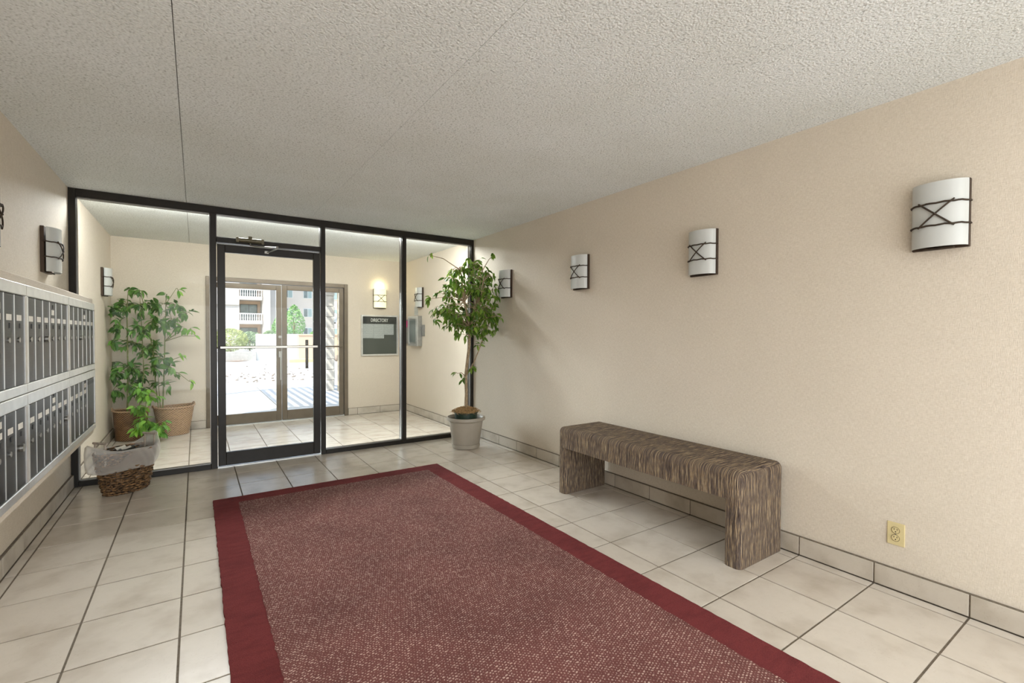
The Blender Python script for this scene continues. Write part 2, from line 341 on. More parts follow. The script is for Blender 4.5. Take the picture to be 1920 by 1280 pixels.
# ------------------------------------------------------------------ room shell
floor = MB().box((L - .2, YB, -.06), (R + .2, YE + .16, -.0035)).build('floor', 'grout', kind='structure')
g = .0085; X0, Y0 = -.066, 4.588
cols = [X0 + i * T for i in range(-2, 9)]
bounds = [(L + .018, cols[0])] + list(zip(cols, cols[1:])) + [(cols[-1], R - .018)]
meshes = {}
back = MB()
for (xa, xb) in bounds:
    j = -22
    while True:
        ya, yb = Y0 + j * T, Y0 + (j + 1) * T; j += 1
        if ya > YE - .02: break
        yb = min(yb, YE - .018)
        if yb < .25 or (yb < 1.4 and xa > .3 and xb < 1.9) or (yb < 2.3 and xb < .1 and ya < .9):
            back.box((xa + g / 2, max(ya, YB) + g / 2, -.01), (xb - g / 2, yb - g / 2, 0)); continue
        w, d = round(xb - xa - g, 4), round(yb - ya - g, 4)
        me = meshes.get((w, d)) or meshes.setdefault((w, d), box_mesh('tile', w, d, .010, .0010, 'tile'))
        e = random.uniform(-.0025, .0025) * 1.2
        inst(me, 'tile', floor, ((xa + xb) / 2, (ya + yb) / 2, random.uniform(-.0004, .0004)), Matrix.Rotation(e, 4, 'X') @ Matrix.Rotation(random.uniform(-.0022, .0022), 4, 'Y'))
back.build('tile', 'tile', floor, kind='stuff')
# ceiling: plank panels with open joints
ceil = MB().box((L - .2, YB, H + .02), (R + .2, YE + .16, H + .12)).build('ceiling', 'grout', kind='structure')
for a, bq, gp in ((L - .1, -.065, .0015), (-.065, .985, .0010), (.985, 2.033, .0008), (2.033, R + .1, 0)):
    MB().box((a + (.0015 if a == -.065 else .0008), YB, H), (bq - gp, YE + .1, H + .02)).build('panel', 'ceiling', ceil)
def wall(name, a, b): return MB().box(a, b).build(name, 'wall', kind='structure')
wl = wall('wall_left', (L - .15, YB, -.02), (L, YE + .15, H + .01)); wr = wall('wall_right', (R, YB, -.02), (R + .15, YE + .15, H + .01))
DX0, DX1, DZ = .111, 1.97, 2.045
b = MB().box((L, YE, 0), (DX0, YE + .15, H + .01)).box((DX1, YE, 0), (R, YE + .15, H + .01)).box((DX0, YE, DZ), (DX1, YE + .15, H + .01))
wall_far = b.build('wall_far', 'wall', kind='structure')
b = MB().box((L, YB - .15, 0), (L + .12, YB, H)).box((R - .12, YB - .15, 0), (R, YB, H)).box((L, YB - .15, 2.4), (R, YB, H)); b.build('wall_back', 'wall', kind='structure')
# tiled skirtings
def skirting(name, p0, p1, axis, face, sgn, breaks):
    lo, hi = p0, p1; th = .018
    if axis == 'y': bk = MB().box((min(face, face - sgn * .002) - .0, lo, 0), (max(face, face - sgn * .002) + (.012 if sgn < 0 else 0), hi, .104)) if False else MB().box((min(face, face + sgn * .013), lo, 0), (max(face, face + sgn * .013), hi, .108))
    else: bk = MB().box((lo, min(face, face + sgn * .013), 0), (hi, max(face, face + sgn * .013), .108))
    s = bk.build(name, 'grout', kind='structure')
    for a, c in zip(breaks, breaks[1:]):
        a2, c2 = max(a, lo) + .003, min(c, hi) - .003
        if c2 - a2 < .02: continue
        if axis == 'y': MB().box((min(face, face + sgn * th), a2, .004), (max(face, face + sgn * th), c2, .104), .0015).build('tile', 'base_tile', s)
        else: MB().box((a2, min(face, face + sgn * th), .004), (c2, max(face, face + sgn * th), .104), .0015).build('tile', 'base_tile', s)
yb = [Y0 + j * T for j in range(-14, 10)]
skirting('baseboard_right', -.4, YF, 'y', R, -1, yb); skirting('baseboard_left', -.4, YF, 'y', L, 1, yb)
skirting('trim_2', YF + .1, YE, 'y', R, -1, yb); skirting('trim_3', YF + .1, YE, 'y', L, 1, yb)
xb_ = [X0 + i * T for i in range(-4, 10)]
skirting('baseboard_far', DX1 + .005, R - .018, 'x', YE, -1, xb_); skirting('trim_4', L + .018, DX0 - .005, 'x', YE, -1, xb_)
# ------------------------------------------------------------------ inner storefront
b = MB().box((L, YF, 0), (-.817, YF + .1, H)).build('trim_1', 'bronze_dark', kind='structure')
def member(name, a, c, bev=.003): return MB().box(a, c, bev).build(name, 'bronze_dark', b)
for xa, xc in ((.113, .163), (1.093, 1.139), (1.985, 2.035), (2.895, R)): member('mullion', (xa, YF, 0), (xc, YF + .1, H - .06))
member('head_rail', (-.817, YF - .002, H - .068), (R, YF + .1, H)); member('transom_rail', (.163, YF, 2.140), (1.093, YF + .1, 2.191))
for xa, xc in ((-.817, .113), (1.139, 1.985), (2.035, 2.895)): member('sill_rail', (xa, YF, 0), (xc, YF + .1, .045))
MB().box((.163, YF + .01, -.003), (1.093, YF + .09, .008), .002).build('threshold', 'alu_frame', b)
def glazed(n, xa, xc, za, zc, Y=YF + .05):
    w = MB().box((xa - .004, Y - .004, za - .004), (xc + .004, Y + .004, zc + .004)).build('window_%d' % n, 'glass', kind='structure')
    for a, c in (((xa, za), (xa + .006, zc)), ((xc - .006, za), (xc, zc)), ((xa, za), (xc, za + .006)), ((xa, zc - .006), (xc, zc))):
        MB().box((a[0], Y - .022, a[1]), (c[0], Y - .005, c[1])).build('bead_glint', 'bead', w)  # light bead tone stands in for daylight reflected on the dark frame sides
glazed(1, -.817, .113, .045, H - .068); glazed(2, .163, 1.093, 2.191, H - .068); glazed(3, 1.139, 1.985, .045, H - .068); glazed(4, 2.035, 2.895, .045, H - .068)
# inner door
dy0, dy1 = YF + .012, YF + .056
door = MB().box((.170, dy0, .016), (.234, dy1, 2.125), .003).build('door_1', 'bronze_dark', kind='structure')
MB().box((1.022, dy0, .016), (1.086, dy1, 2.125), .003).build('stile', 'bronze_dark', door)
MB().box((.234, dy0, .016), (1.022, dy1, .140), .003).build('bottom_rail', 'bronze_dark', door)
MB().box((.234, dy0, 2.052), (1.022, dy1, 2.125), .003).build('top_rail', 'bronze_dark', door)
MB().box((.228, dy0 + .018, .134), (1.028, dy0 + .024, 2.058)).build('pane', 'glass', door)
pb = MB().box((.185, YF - .052, 1.134), (1.052, YF - .030, 1.160), .004, 2).build('push_bar', 'chrome', door)
for x in (.20, 1.037): MB().box((x - .012, YF - .034, 1.136), (x + .012, dy0 + .002, 1.158), .002).build('bracket', 'chrome', pb)
# closer
cl = MB().tube([(.335, YF - .035, 2.174), (.545, YF - .035, 2.174)], .022, 20).box((.322, YF - .058, 2.150), (.345, YF - .001, 2.198), .002).box((.535, YF - .058, 2.150), (.558, YF - .001, 2.198), .002).build('door_closer', 'closer_metal', door, True)
MB().tube([(.44, YF - .035, 2.19), (.44, YF - .035, 2.214)], .017, 16).build('cap', 'closer_metal', cl, True)
MB().tube([(.44, YF - .04, 2.150), (.44, YF - .05, 2.130), (.47, YF - .075, 2.118), (.66, YF - .16, 2.112)], .006, 8).build('arm', 'chrome', cl, True)
MB().tube([(.66, YF - .16, 2.124), (.66, YF - .16, 2.096)], .011, 12).tube([(.66, YF - .16, 2.10), (.60, YF - .03, 2.082), (.585, YF + .01, 2.082)], .006, 8).box((.565, YF - .008, 2.068), (.605, dy0 + .002, 2.096), .002).build('arm', 'chrome', cl, True)
# ------------------------------------------------------------------ street doors
fy0, fy1 = YE - .02, YE + .10
fr_ = MB().box((DX0, fy0, 0), (DX0 + .055, fy1, DZ), .003).build('trim_5', 'bronze_mid', kind='structure')
MB().box((DX1 - .055, fy0, 0), (DX1, fy1, DZ), .003).build('jamb', 'bronze_mid', fr_); MB().box((DX0 + .055, fy0, DZ - .055), (DX1 - .055, fy1, DZ), .003).build('head', 'bronze_mid', fr_)
MB().box((DX0 + .055, fy0, -.002), (DX1 - .055, fy1, .010), .002).build('threshold', 'alu_frame', fr_)
def leaf_door(n, xa, xc, hside, top):
    y0, y1 = YE + .012, YE + .054
    d = MB().box((xa, y0, .014), (xa + .068, y1, top), .003).build('door_%d' % n, 'bronze_mid', kind='structure')
    MB().box((xc - .068, y0, .014), (xc, y1, top), .003).build('stile', 'bronze_mid', d)
    MB().box((xa + .068, y0, .014), (xc - .068, y1, .152), .003).build('bottom_rail', 'bronze_mid', d); MB().box((xa + .068, y0, top - .07), (xc - .068, y1, top), .003).build('top_rail', 'bronze_mid', d)
    MB().box((xa + .062, y0 + .018, .146), (xc - .062, y0 + .024, top - .064)).build('pane', 'glass', d)
    pb = MB().box((xa + .02, y0 - .050, 1.070), (xc - .02, y0 - .030, 1.092), .003).build('push_bar', 'bronze_mid', d)
    for x in (xa + .03, xc - .03): MB().box((x - .01, y0 - .035, 1.072), (x + .01, y0 + .002, 1.090)).build('bracket', 'bronze_mid', pb)
    return d
d2 = leaf_door(2, DX0 + .058, 1.034, 1, DZ - .070); d3 = leaf_door(3, 1.040, DX1 - .058, -1, DZ - .062)
# pull handle outside on the right leaf, lock plates at the meeting stiles
ph = MB().box((1.370, YE + .085, .75), (1.412, YE + .100, 1.185), .003).build('pull_handle', 'rust_iron', d3)
for z in (.80, 1.13): MB().tube([(1.391, YE + .036, z), (1.391, YE + .088, z)], .008, 8).build('standoff', 'rust_iron', ph)
MB().box((1.012, YE - .002, .60), (1.026, YE + .014, .97), .002).box((.992, YE - .004, .93), (1.030, YE + .013, 1.02), .004).build('lock_case', 'chrome', d2); MB().tube([(1.010, YE - .012, 1.23), (1.010, YE + .014, 1.23)], .020, 16).build('lock_cylinder', 'chrome', d2, True)
# ------------------------------------------------------------------ rug
RX0, RX1, RIX0, RIX1, RYF, RYB = .098, 1.952, .258, 1.788, 4.205, -1.3
rug = thing('rug', 'long red runner carpet with plain border and speckled field on the tile floor', 'rug', ((RX0 + RX1) / 2, 1.6, 0))
def wavy_rect(xa, ya, xc, yc, z, n, amp, seed):
    pts = []; random.seed(seed)
    for (a, c) in (((xa, ya), (xc, ya)), ((xc, ya), (xc, yc)), ((xc, yc), (xa, yc)), ((xa, yc), (xa, ya))):
        a, c = Vector((*a, 0)), Vector((*c, 0)); k = max(2, int((c - a).length * n))
        for i in range(k):
            p = a.lerp(c, i / k); nn = Vector((-(c - a).y, (c - a).x, 0)).normalized(); o = noise.noise(p * 25 + Vector((seed, 0, 0))) * amp if i else 0
            pts.append(p + nn * o + Vector((0, 0, z)))
    return pts
out_ = wavy_rect(RX0, RYB, RX1, RYF, 0, 60, .004, 3)
bmm = MB(); vb = [bmm.bm.verts.new(p) for p in out_]; vt = [bmm.bm.verts.new(Vector((p.x * .999 + .001, p.y, .012))) for p in out_]
for i in range(len(vb)): bmm.bm.faces.new((vb[i], vb[(i + 1) % len(vb)], vt[(i + 1) % len(vb)], vt[i]))
bmm.bm.faces.new(vt); bmm.bm.faces.new(list(reversed(vb))); bmm.build('border', 'rug_pile', rug)
inn = wavy_rect(RIX0, RYB + .16, RIX1, RYF - .15, .0122, 130, .006, 5)
bmm = MB(); bmm.bm.faces.new([bmm.bm.verts.new(p) for p in inn]); ext = bmesh.ops.extrude_face_region(bmm.bm, geom=list(bmm.bm.faces)); bmesh.ops.translate(bmm.bm, vec=(0, 0, .0016), verts=[v for v in ext['geom'] if isinstance(v, bmesh.types.BMVert)])
bmm.build('field', 'rug_field', rug); random.seed(11)
# ------------------------------------------------------------------ bench
bn = thing('bench', 'upholstered waterfall bench in streaky brown and tan cloth against the right wall', 'bench', (2.67, 2.17, 0))
def upholstered(name, a, c, big, small):
    q = MB().box(a, c); bm = q.bm; z1 = max(v.co.z for v in bm.verts); z0 = min(v.co.z for v in bm.verts)
    tops = [e for e in bm.edges if not all(abs(v.co.z - z0) < 1e-6 for v in e.verts) and (big or abs((e.verts[0].co - e.verts[1].co).z) > .01)]
    bmesh.ops.bevel(bm, geom=tops, offset=big or small, segments=7, profile=.5, affect='EDGES')
    return q.build(name, 'bench_cloth', bn, True)
upholstered('seat', (2.440, 1.398, .372), (2.902, 2.946, .535), .040, .01)
upholstered('leg', (2.442, 1.400, 0), (2.900, 1.502, .374), 0, .032); upholstered('leg', (2.442, 2.853, 0), (2.900, 2.944, .374), 0, .032)
# ------------------------------------------------------------------ wall sconces
def make_sconce(name, label, lit=False, group=None):
    """local frame: +X out of the wall, Y along it, Z up; origin at the middle of the back"""
    t_ = thing(name, label, 'wall lamp', group=group)
    w, h = .103, .155
    MB().box((.0, -w, -h), (.020, w, h), .002).build('backplate', 'backplate', t_, local=True)
    def rx(y, off=0): return .018 + (.070 + off) * math.sqrt(max(0, 1 - (y / (w + off)) ** 2)) ** .9
    q = MB(); n = 22; ys = [-math.cos(math.pi * i / n) * (w - .002) for i in range(n + 1)]
    rows = []
    for off, zz in ((0, h - .004), (0, -h + .006), (-.005, -h + .006), (-.005, h - .004)):
        rows.append([q.bm.verts.new((rx(y, off) if off == 0 else max(.0185, rx(y) - .005), y, zz)) for y in ys])
    for A, B in zip(rows, rows[1:] + rows[:1]):
        for i in range(n): q.bm.faces.new((A[i], A[i + 1], B[i + 1], B[i]))
    q.build('glass_shade', 'opal_lit' if lit else 'opal', t_, True, local=True)
    for z in (.052, -.050):
        pts = [(rx(-math.cos(math.pi * i / 20) * (w + .001), 0) + .004, -math.cos(math.pi * i / 20) * (w + .003), z + .0015 * math.sin(i * 1.7)) for i in range(21)]
        pts = [(.012, -w - .003, z)] + pts + [(.012, w + .003, z)]
        MB().tube(pts, .0042, 7).build('twig_band', 'rust_iron', t_, True, local=True)
    for s in (1, -1):
        pts = []
        for i in range(13):
            f = i / 12; y = -.064 + .128 * f; z = s * (-.058 + .118 * f); pts.append((rx(y) + .0075 + (.002 if s > 0 else 0), y, z + .001))
        MB().tube(pts, .0038, 7).build('cross_twig', 'rust_iron', t_, True, local=True)
    MB().sph((rx(0) + .010, 0, .001), .006, 8).build('knot', 'rust_iron', t_, True, local=True)
    MB().box((.02, -.055, -h - .002), (.045, .055, -h + .006), .001).build('bottom_clip', 'rust_iron', t_, local=True)
    return t_
SZ = 1.846
s0 = make_sconce('wall_sconce', 'unlit opal glass wall sconce highest above the wall outlet, nearest on right wall'); s0.location = (R, .712, SZ); s0.rotation_euler = (0, 0, math.pi)
def place(src, x, y, rz, label):
    c = copy_tree(src); c.location = (x, y, SZ); c.rotation_euler = (0, 0, rz); c['label'] = label; return c
place(s0, R, 1.957, math.pi, 'unlit wall sconce on right wall above the near half of the bench')
place(s0, R, 3.205, math.pi, 'small unlit wall sconce on right wall, between bench sconce and ficus tree')
place(s0, R, 4.443, math.pi, 'unlit wall sconce partly hidden behind the ficus tree leaves')
place(s0, R, 6.90, math.pi, 'unlit sconce on the right wall behind glass, above the intercom box')
place(s0, L, 4.475, 0, 'unlit sconce on left wall above the mailboxes, beside the dark glazing frame')
place(s0, L, 3.225, 0, 'sconce cut off by the left edge of the photo, above nearest mailboxes')
place(s0, L, 6.88, 0, 'unlit sconce on the left wall behind glass, above the basket plants')
for y in (-.54, -1.79):
    pass
lit = make_sconce('wall_sconce', 'glowing yellow wall sconce above the directory board', True); lit.location = (2.475, YE, SZ + .002); lit.rotation_euler = (0, 0, -math.pi / 2)
lb = lamp('POINT', 'sconce_bulb', (2.475, YE - .045, SZ + .20), .8, (1, .86, .5), shadow_soft_size=.03)
# ------------------------------------------------------------------ mailboxes
XF = -.66
sur = MB().box((L - .01, 2.10, .505), (XF - .004, 4.825, 1.545), .004).build('trim_6', 'wall', kind='structure')
def mail_unit(ya, yc, za, zc, label, lower, last):
    u = thing('mailbox_unit', label, 'mailboxes', (XF, (ya + yc) / 2, za), group=None)
    fw_t, fw_b = (.053, .043) if not lower else (.055, .040)
    x0, x1 = XF - .004, XF + .012
    fr = MB().box((x0, ya + .001, zc - fw_t), (x1, yc - .001, zc - .001), .003).build('top_rail', 'alu_frame', u)
    MB().box((x0, ya + .001, za + .001), (x1, yc - .001, za + fw_b), .003).build('bottom_rail', 'alu_frame', u)
    ys, ye = ya + .030, yc - .014
    MB().box((x0, ya + .001, za + fw_b), (x1, ys, zc - fw_t), .003).build('stile', 'alu_frame', u); MB().box((x0, ye, za + fw_b), (x1, yc - .001, zc - fw_t), .003).build('stile', 'alu_frame', u)
    MB().box((x0, ys, za + fw_b), (XF - .001, ye, zc - fw_t)).build('recess', 'black', u)
    n = 6; p = (ye - ys) / n; dz0, dz1 = za + fw_b + .003, zc - fw_t - .003
    for k in range(n):
        a, c = ys + k * p + .0035, ys + (k + 1) * p - .0075
        if lower and last and k >= 4:
            if k == 4:
                d = MB().box((XF - .001, a, dz0), (XF + .006, ye - .003, dz1), .001).build('mail_slot_panel', 'mail_door', u)
                MB().box((XF + .004, a + .02, dz1 - .040), (XF + .0075, ye - .02, dz1 - .018)).build('slot', 'black', d)
            continue
        d = MB().box((XF - .001, a, dz0), (XF + .006, c, dz1), .001).build('mail_door', 'mail_door', u)
        ym = (a + c) / 2; zc_ = dz1 - (.100 if not lower else .078)
        MB().box((XF + .005, ym - .036, zc_ - .013), (XF + .0068, ym + .030, zc_ + .013)).build('name_card', 'white_card', d)
        MB().box((XF + .005, ym + .000, zc_ - .046), (XF + .008, ym + .016, zc_ - .024)).build('card_slot', 'black', d)
        big = (k == 2 and not lower) or (k == 5 and lower)
        MB().tube([(XF + .004, ym - .006, zc_ - .098), (XF + (.018 if big else .0095), ym - .006, zc_ - .098)], .017 if big else .0115, 14).build('lock', 'chrome', d, True)
        if k == 3: MB().box((XF + .005, ym - .028, zc_ + .030), (XF + .0068, ym + .028, zc_ + .058)).build('name_card', 'white_card', d); MB().box((XF + .005, ym - .006, zc_ + .066), (XF + .008, ym + .008, zc_ + .086)).build('card_slot', 'black', d)
        if k < n - 1 and not (lower and last and k >= 4): MB().box((XF - .002, c + .0015, dz0), (XF + .0075, c + .0085, dz1)).build('divider', 'alu_frame', u)
    return u
colY = ((2.182, 3.050), (3.050, 3.918), (3.918, 4.806))
lab = [('upper mailbox unit at the left photo edge, nearest of the top row', 'lower mailbox unit at the left photo edge, nearest of the bottom row'),
       ('middle mailbox unit of the top row, below the left wall sconce', 'middle mailbox unit of the bottom row'),
       ('upper mailbox unit at the far end of the bank, toward the glass partition', 'far lower mailbox unit with a wide slotted outgoing mail panel')]
for i, (ya, yc) in enumerate(colY):
    mail_unit(ya, yc, 1.004, 1.505, lab[i][0], False, i == 2); mail_unit(ya, yc, .548, 1.002, lab[i][1], True, i == 2)
# ------------------------------------------------------------------ outlet, directory, intercom
o = thing('wall_outlet', 'ivory duplex power outlet low on the right wall', 'outlet', (R, .864, .282))
MB().box((R - .006, .828, .225), (R, .900, .339), .0025, 2).build('cover_plate', 'outlet_ivory', o)
for z in (.301, .262):
    rc = MB().lathe([(.0, 0), (.0165, 0), (.0165, .002)], (0, 0, 0), 20, 1, .86); bmesh.ops.rotate(rc.bm, cent=(0, 0, 0), matrix=Matrix.Rotation(-math.pi / 2, 3, 'Y'), verts=rc.bm.verts); bmesh.ops.translate(rc.bm, vec=(R - .0062, .864, z), verts=rc.bm.verts)
    rc = MB().tube([(R - .0085, .864, z), (R - .004, .864, z)], .0165, 22).build('receptacle', 'outlet_ivory', o, True)
    ring = MB().tube([(R - .0086, .864 + .0165 * math.cos(a), z + .0165 * math.sin(a)) for a in [2 * math.pi * k / 20 for k in range(20)]], .0008, 5, closed=True).build('gap', 'gap_dark', rc)
    for dy in (-.0062, .0062): MB().box((R - .0092, .864 + dy - .0013, z + .001), (R - .0083, .864 + dy + .0013, z + .009)).build('slot', 'black', rc)
    MB().tube([(R - .0092, .864, z - .0075), (R - .0083, .864, z - .0075)], .0028, 10).build('slot', 'black', rc)
MB().tube([(R - .0075, .864, .2815), (R - .0055, .864, .2815)], .003, 10).build('screw', 'chrome', o)
dr = thing('directory_board', 'framed dark directory board with white lettering and paper lists by the street doors', 'sign', (2.478, YE, 1.25))
x0, x1, z0, z1 = 2.174, 2.782, .924, 1.580; yf = YE - .030
for a, c in (((x0, z0), (x0 + .026, z1)), ((x1 - .026, z0), (x1, z1)), ((x0 + .026, z0), (x1 - .026, z0 + .026)), ((x0 + .026, z1 - .026), (x1 - .026, z1))): MB().box((a[0], yf, a[1]), (c[0], YE, c[1]), .003).build('frame', 'alu_frame', dr)
plain('board_grey', (.105, .115, .098), .35, var=.03, sc=4, bmp=0); plain('board_dark', (.045, .048, .042), .35, var=.03, bmp=0)
MB().box((x0 + .02, YE - .014, z0 + .02), (x1 - .02, YE - .004, z1 - .02)).build('board', 'board_grey', dr); MB().box((x0 + .026, YE - .016, 1.440), (x1 - .026, YE - .0135, z1 - .026)).build('header', 'board_dark', dr)
m, t, bb = newmat('list_paper', .8); co = objco(t); sp = t.nodes.new('ShaderNodeSeparateXYZ'); t.links.new(co, sp.inputs[0])
ln = mth(t, 'GREATER_THAN', mth(t, 'FRACT', mth(t, 'MULTIPLY', sp.outputs[2], 62.0)), .62); nzz = noise_n(t, scaled(t, co, (90, 1, 62)), 1, 1); ms = mth(t, 'MULTIPLY', ln, mth(t, 'GREATER_THAN', nzz.outputs[0], .42))
t.links.new(mixc(t, ms, (.62, .64, .62), (.36, .37, .36)), bb.inputs['Base Color']); MAT['list_paper'] = m
MB().box((2.203, YE - .0175, 1.208), (2.372, YE - .0155, 1.436)).build('paper_list', 'list_paper', dr); MB().box((2.374, YE - .0175, 1.204), (2.545, YE - .0155, 1.436)).build('paper_list', 'list_paper', dr); MB().box((2.547, YE - .0175, 1.262), (2.708, YE - .0155, 1.436)).build('paper_list', 'list_paper', dr)
MB().box((x0 + .02, yf + .006, z0 + .02), (x1 - .02, yf + .009, z1 - .02)).build('glass_front', 'glass', dr)
cu = bpy.data.curves.new('lettering', 'FONT'); cu.body = 'DIRECTORY'; cu.size = .074; cu.extrude = .0008; cu.offset = .0016; cu.align_x = 'CENTER'; cu.space_character = 1.02
tmp = bpy.data.objects.new('tmp', cu); me = bpy.data.meshes.new_from_object(tmp); bpy.data.objects.remove(tmp)
plain('letter_white', (.85, .85, .80), .6, bmp=0); me.materials.clear(); me.materials.append(MAT['letter_white'])
lt = bpy.data.objects.new('lettering', me); COL.objects.link(lt); lt.parent = dr
xs = [v.co.x for v in me.vertices]; sc_ = .285 / (max(xs) - min(xs))
# slab serifs give the sign its condensed serif face
lt.matrix_basis = Matrix.Translation(Vector((2.470, YE - .0185, 1.472)) - Vector(dr.location)) @ Matrix.Rotation(math.pi / 2, 4, 'X') @ Matrix.Diagonal((sc_, 1.02, 1, 1))
ic = thing('intercom_box', 'steel intercom cabinet with dark window on the right wall behind the glass', 'intercom', (R, 7.05, 1.09))
MB().box((R - .075, 6.857, 1.088), (R, 7.235, 1.560), .004).build('cabinet', 'steel', ic)
for a, c in (((6.857, 1.088), (6.925, 1.56)), ((7.205, 1.088), (7.235, 1.56)), ((6.925, 1.088), (7.205, 1.125)), ((6.925, 1.515), (7.205, 1.56))): MB().box((R - .084, a[0], a[1]), (R - .074, c[0], c[1]), .002).build('rim', 'alu_frame', ic)
MB().box((R - .078, 6.955, 1.150), (R - .074, 7.190, 1.495)).build('window', 'window_glass', ic)
kp = thing('keypad_panel', 'pale metal keypad panel with a pink note, left of the intercom cabinet', 'intercom', (R, 7.38, 1.12))
MB().box((R - .055, 7.245, 1.120), (R, 7.505, 1.515), .004).build('housing', 'bead', kp); MB().box((R - .058, 7.41, 1.155), (R - .054, 7.49, 1.30)).build('display', 'window_glass', kp); MB().box((R - .058, 7.29, 1.16), (R - .054, 7.35, 1.36)).build('keypad', 'panel_grey', kp)
nb = MB().box((R - .060, 7.335, 1.385), (R - .056, 7.435, 1.492), 0); nb = nb.build('note', 'pink_note', kp)
sw = MB().box((R - .012, 6.747, 1.245), (R, 6.845, 1.420), .003).build('switch_plate', 'bead'); tag(sw, 'small blank metal plate beside the intercom cabinet', 'plate')
pp = MB().box((R - .002, 7.02, 1.575), (R, 7.17, 1.715)).build('wall_notice', 'list_paper'); tag(pp, 'pale paper notice taped above the intercom cabinet', 'notice')
# ------------------------------------------------------------------ trash basket
BC = Vector((-.478, 4.915, 0)); BA = math.radians(44)
tb = thing('waste_basket', 'dark wicker waste basket lined with a milky plastic bag by the glass partition', 'basket', BC)
ca, sa = math.cos(BA), math.sin(BA)
def oval(a, r, z, k=.66):
    x, y = r * math.cos(a), r * k * math.sin(a); return Vector((BC.x + x * ca - y * sa, BC.y + x * sa + y * ca, z))
def brad(z): return .155 + .065 * (z / .33) ** .8
nst = 26; nrow = 17
for i in range(nst):
    a = 2 * math.pi * i / nst; MB().tube([oval(a, brad(z), z) for z in (.002, .08, .16, .24, .325)], .0045, 6).build('stake', 'wicker_dark', tb, True)
for j in range(nrow):
    z = .010 + j * .0192; pts = []
    for k in range(nst * 3):
        a = 2 * math.pi * k / (nst * 3); pts.append(oval(a, brad(z) + .0085 * math.cos(a * nst / 2 + (j % 2) * math.pi), z + .0035 * math.sin(a * nst + j)))
    MB().tube(pts, .0080, 6, closed=True).build('wicker_strand', 'wicker_dark', tb, True)
MB().tube([oval(2 * math.pi * k / 48, brad(.33) + .004, .334) for k in range(48)], .010, 8, closed=True).build('rim', 'wicker_dark', tb, True)
q = MB(); q.poly([oval(2 * math.pi * k / 32, brad(0) - .006, .006) for k in range(32)]); q.build('base', 'wicker_dark', tb)
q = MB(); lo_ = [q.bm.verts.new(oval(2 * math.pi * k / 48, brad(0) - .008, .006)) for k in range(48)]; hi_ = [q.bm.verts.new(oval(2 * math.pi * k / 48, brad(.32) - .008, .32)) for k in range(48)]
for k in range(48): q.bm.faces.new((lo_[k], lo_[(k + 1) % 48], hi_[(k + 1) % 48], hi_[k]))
q.build('gap_backing', 'gap_dark', tb)  # dark backing added to paint shade into the gaps between strands
for sgn in (0, math.pi):                                     # upright wooden handles at both ends
    A, B = oval(sgn - .36, .212, .25), oval(sgn + .36, .212, .25); A2, B2 = A + Vector((0, 0, .175)), B + Vector((0, 0, .175))
    d_ = (B2 - A2).normalized() * .018
    MB().tube([A, A2], .0075, 8).tube([B, B2], .0075, 8).tube([A2 - d_, B2 + d_], .009, 10).build('handle', 'handle_wood', tb, True)
def liner_wob(a, z, ph):
    return .007 * math.sin(a * 6 + z * 38 + ph) + .005 * math.sin(a * 13 + z * 55 + 2) + .003 * math.sin(a * 27 + z * 70)
rows = []; q = MB(); NS = 128
prof = [(-.014, .10, 0), (-.013, .25, 0), (-.008, .325, 0), (.006, .352, 1), (.018, .345, 1), (.026, .325, 1), (.030, .30, 1), (.031, .28, 1), (.030, .26, 1), (.028, .24, 1), (.023, .222, 1), (.017, .207, 1), (.014, .196, 1), (.015, .190, 1)]
for (dr_, z, outw) in prof:
    ring = []
    for k in range(NS):
        a = 2 * math.pi * k / NS; e = abs(math.cos(a)) ** 6
        zz = z + (.085 * e * max(0, 1 - abs(z - .35) / .05) if z > .3 else 0) + (.008 * math.sin(a * 3 + 1) if outw else 0)
        rr = brad(min(z, .33)) + dr_ + (liner_wob(a, z, 0) * (.5 if outw else .2)) + (.030 * e * (1 if outw and z > .2 else 0)) * (1.8 if math.cos(a) < 0 else .6)
        ring.append(q.bm.verts.new(oval(a, rr, zz)))
    rows.append(ring)
for A, B in zip(rows, rows[1:]):
    for k in range(NS): q.bm.faces.new((A[k], A[(k + 1) % NS], B[(k + 1) % NS], B[k]))
ln_ = q.build('bin_liner', 'bin_liner', tb, 'all')
def sheet(name, mat, c, w, d, rz, tilt, curl, label):
    q = MB(); n = 8; g_ = [[q.bm.verts.new(Matrix.Rotation(rz, 3, 'Z') @ Matrix.Rotation(tilt, 3, 'X') @ Vector((w * (i / n - .5), d * (j / n - .5), curl * (i / n - .5) ** 2 + curl * .5 * math.sin(j)))  + Vector(c)) for i in range(n + 1)] for j in range(n + 1)]
    for j in range(n):
        for i in range(n): q.bm.faces.new((g_[j][i], g_[j][i + 1], g_[j + 1][i + 1], g_[j + 1][i]))
    o = q.build(name, mat, None, True); sm = o.modifiers.new('thick', 'SOLIDIFY'); sm.thickness = .0015; tag(o, label, 'paper', None); return o
sheet('magazine', 'black', (-.47, 4.91, .285), .20, .15, .7, .10, .06, 'dark glossy magazine discarded on top inside the waste basket')
sheet('envelope', 'white_card', (-.50, 4.93, .340), .10, .06, 1.0, .12, .02, 'pale envelope discarded inside the waste basket')
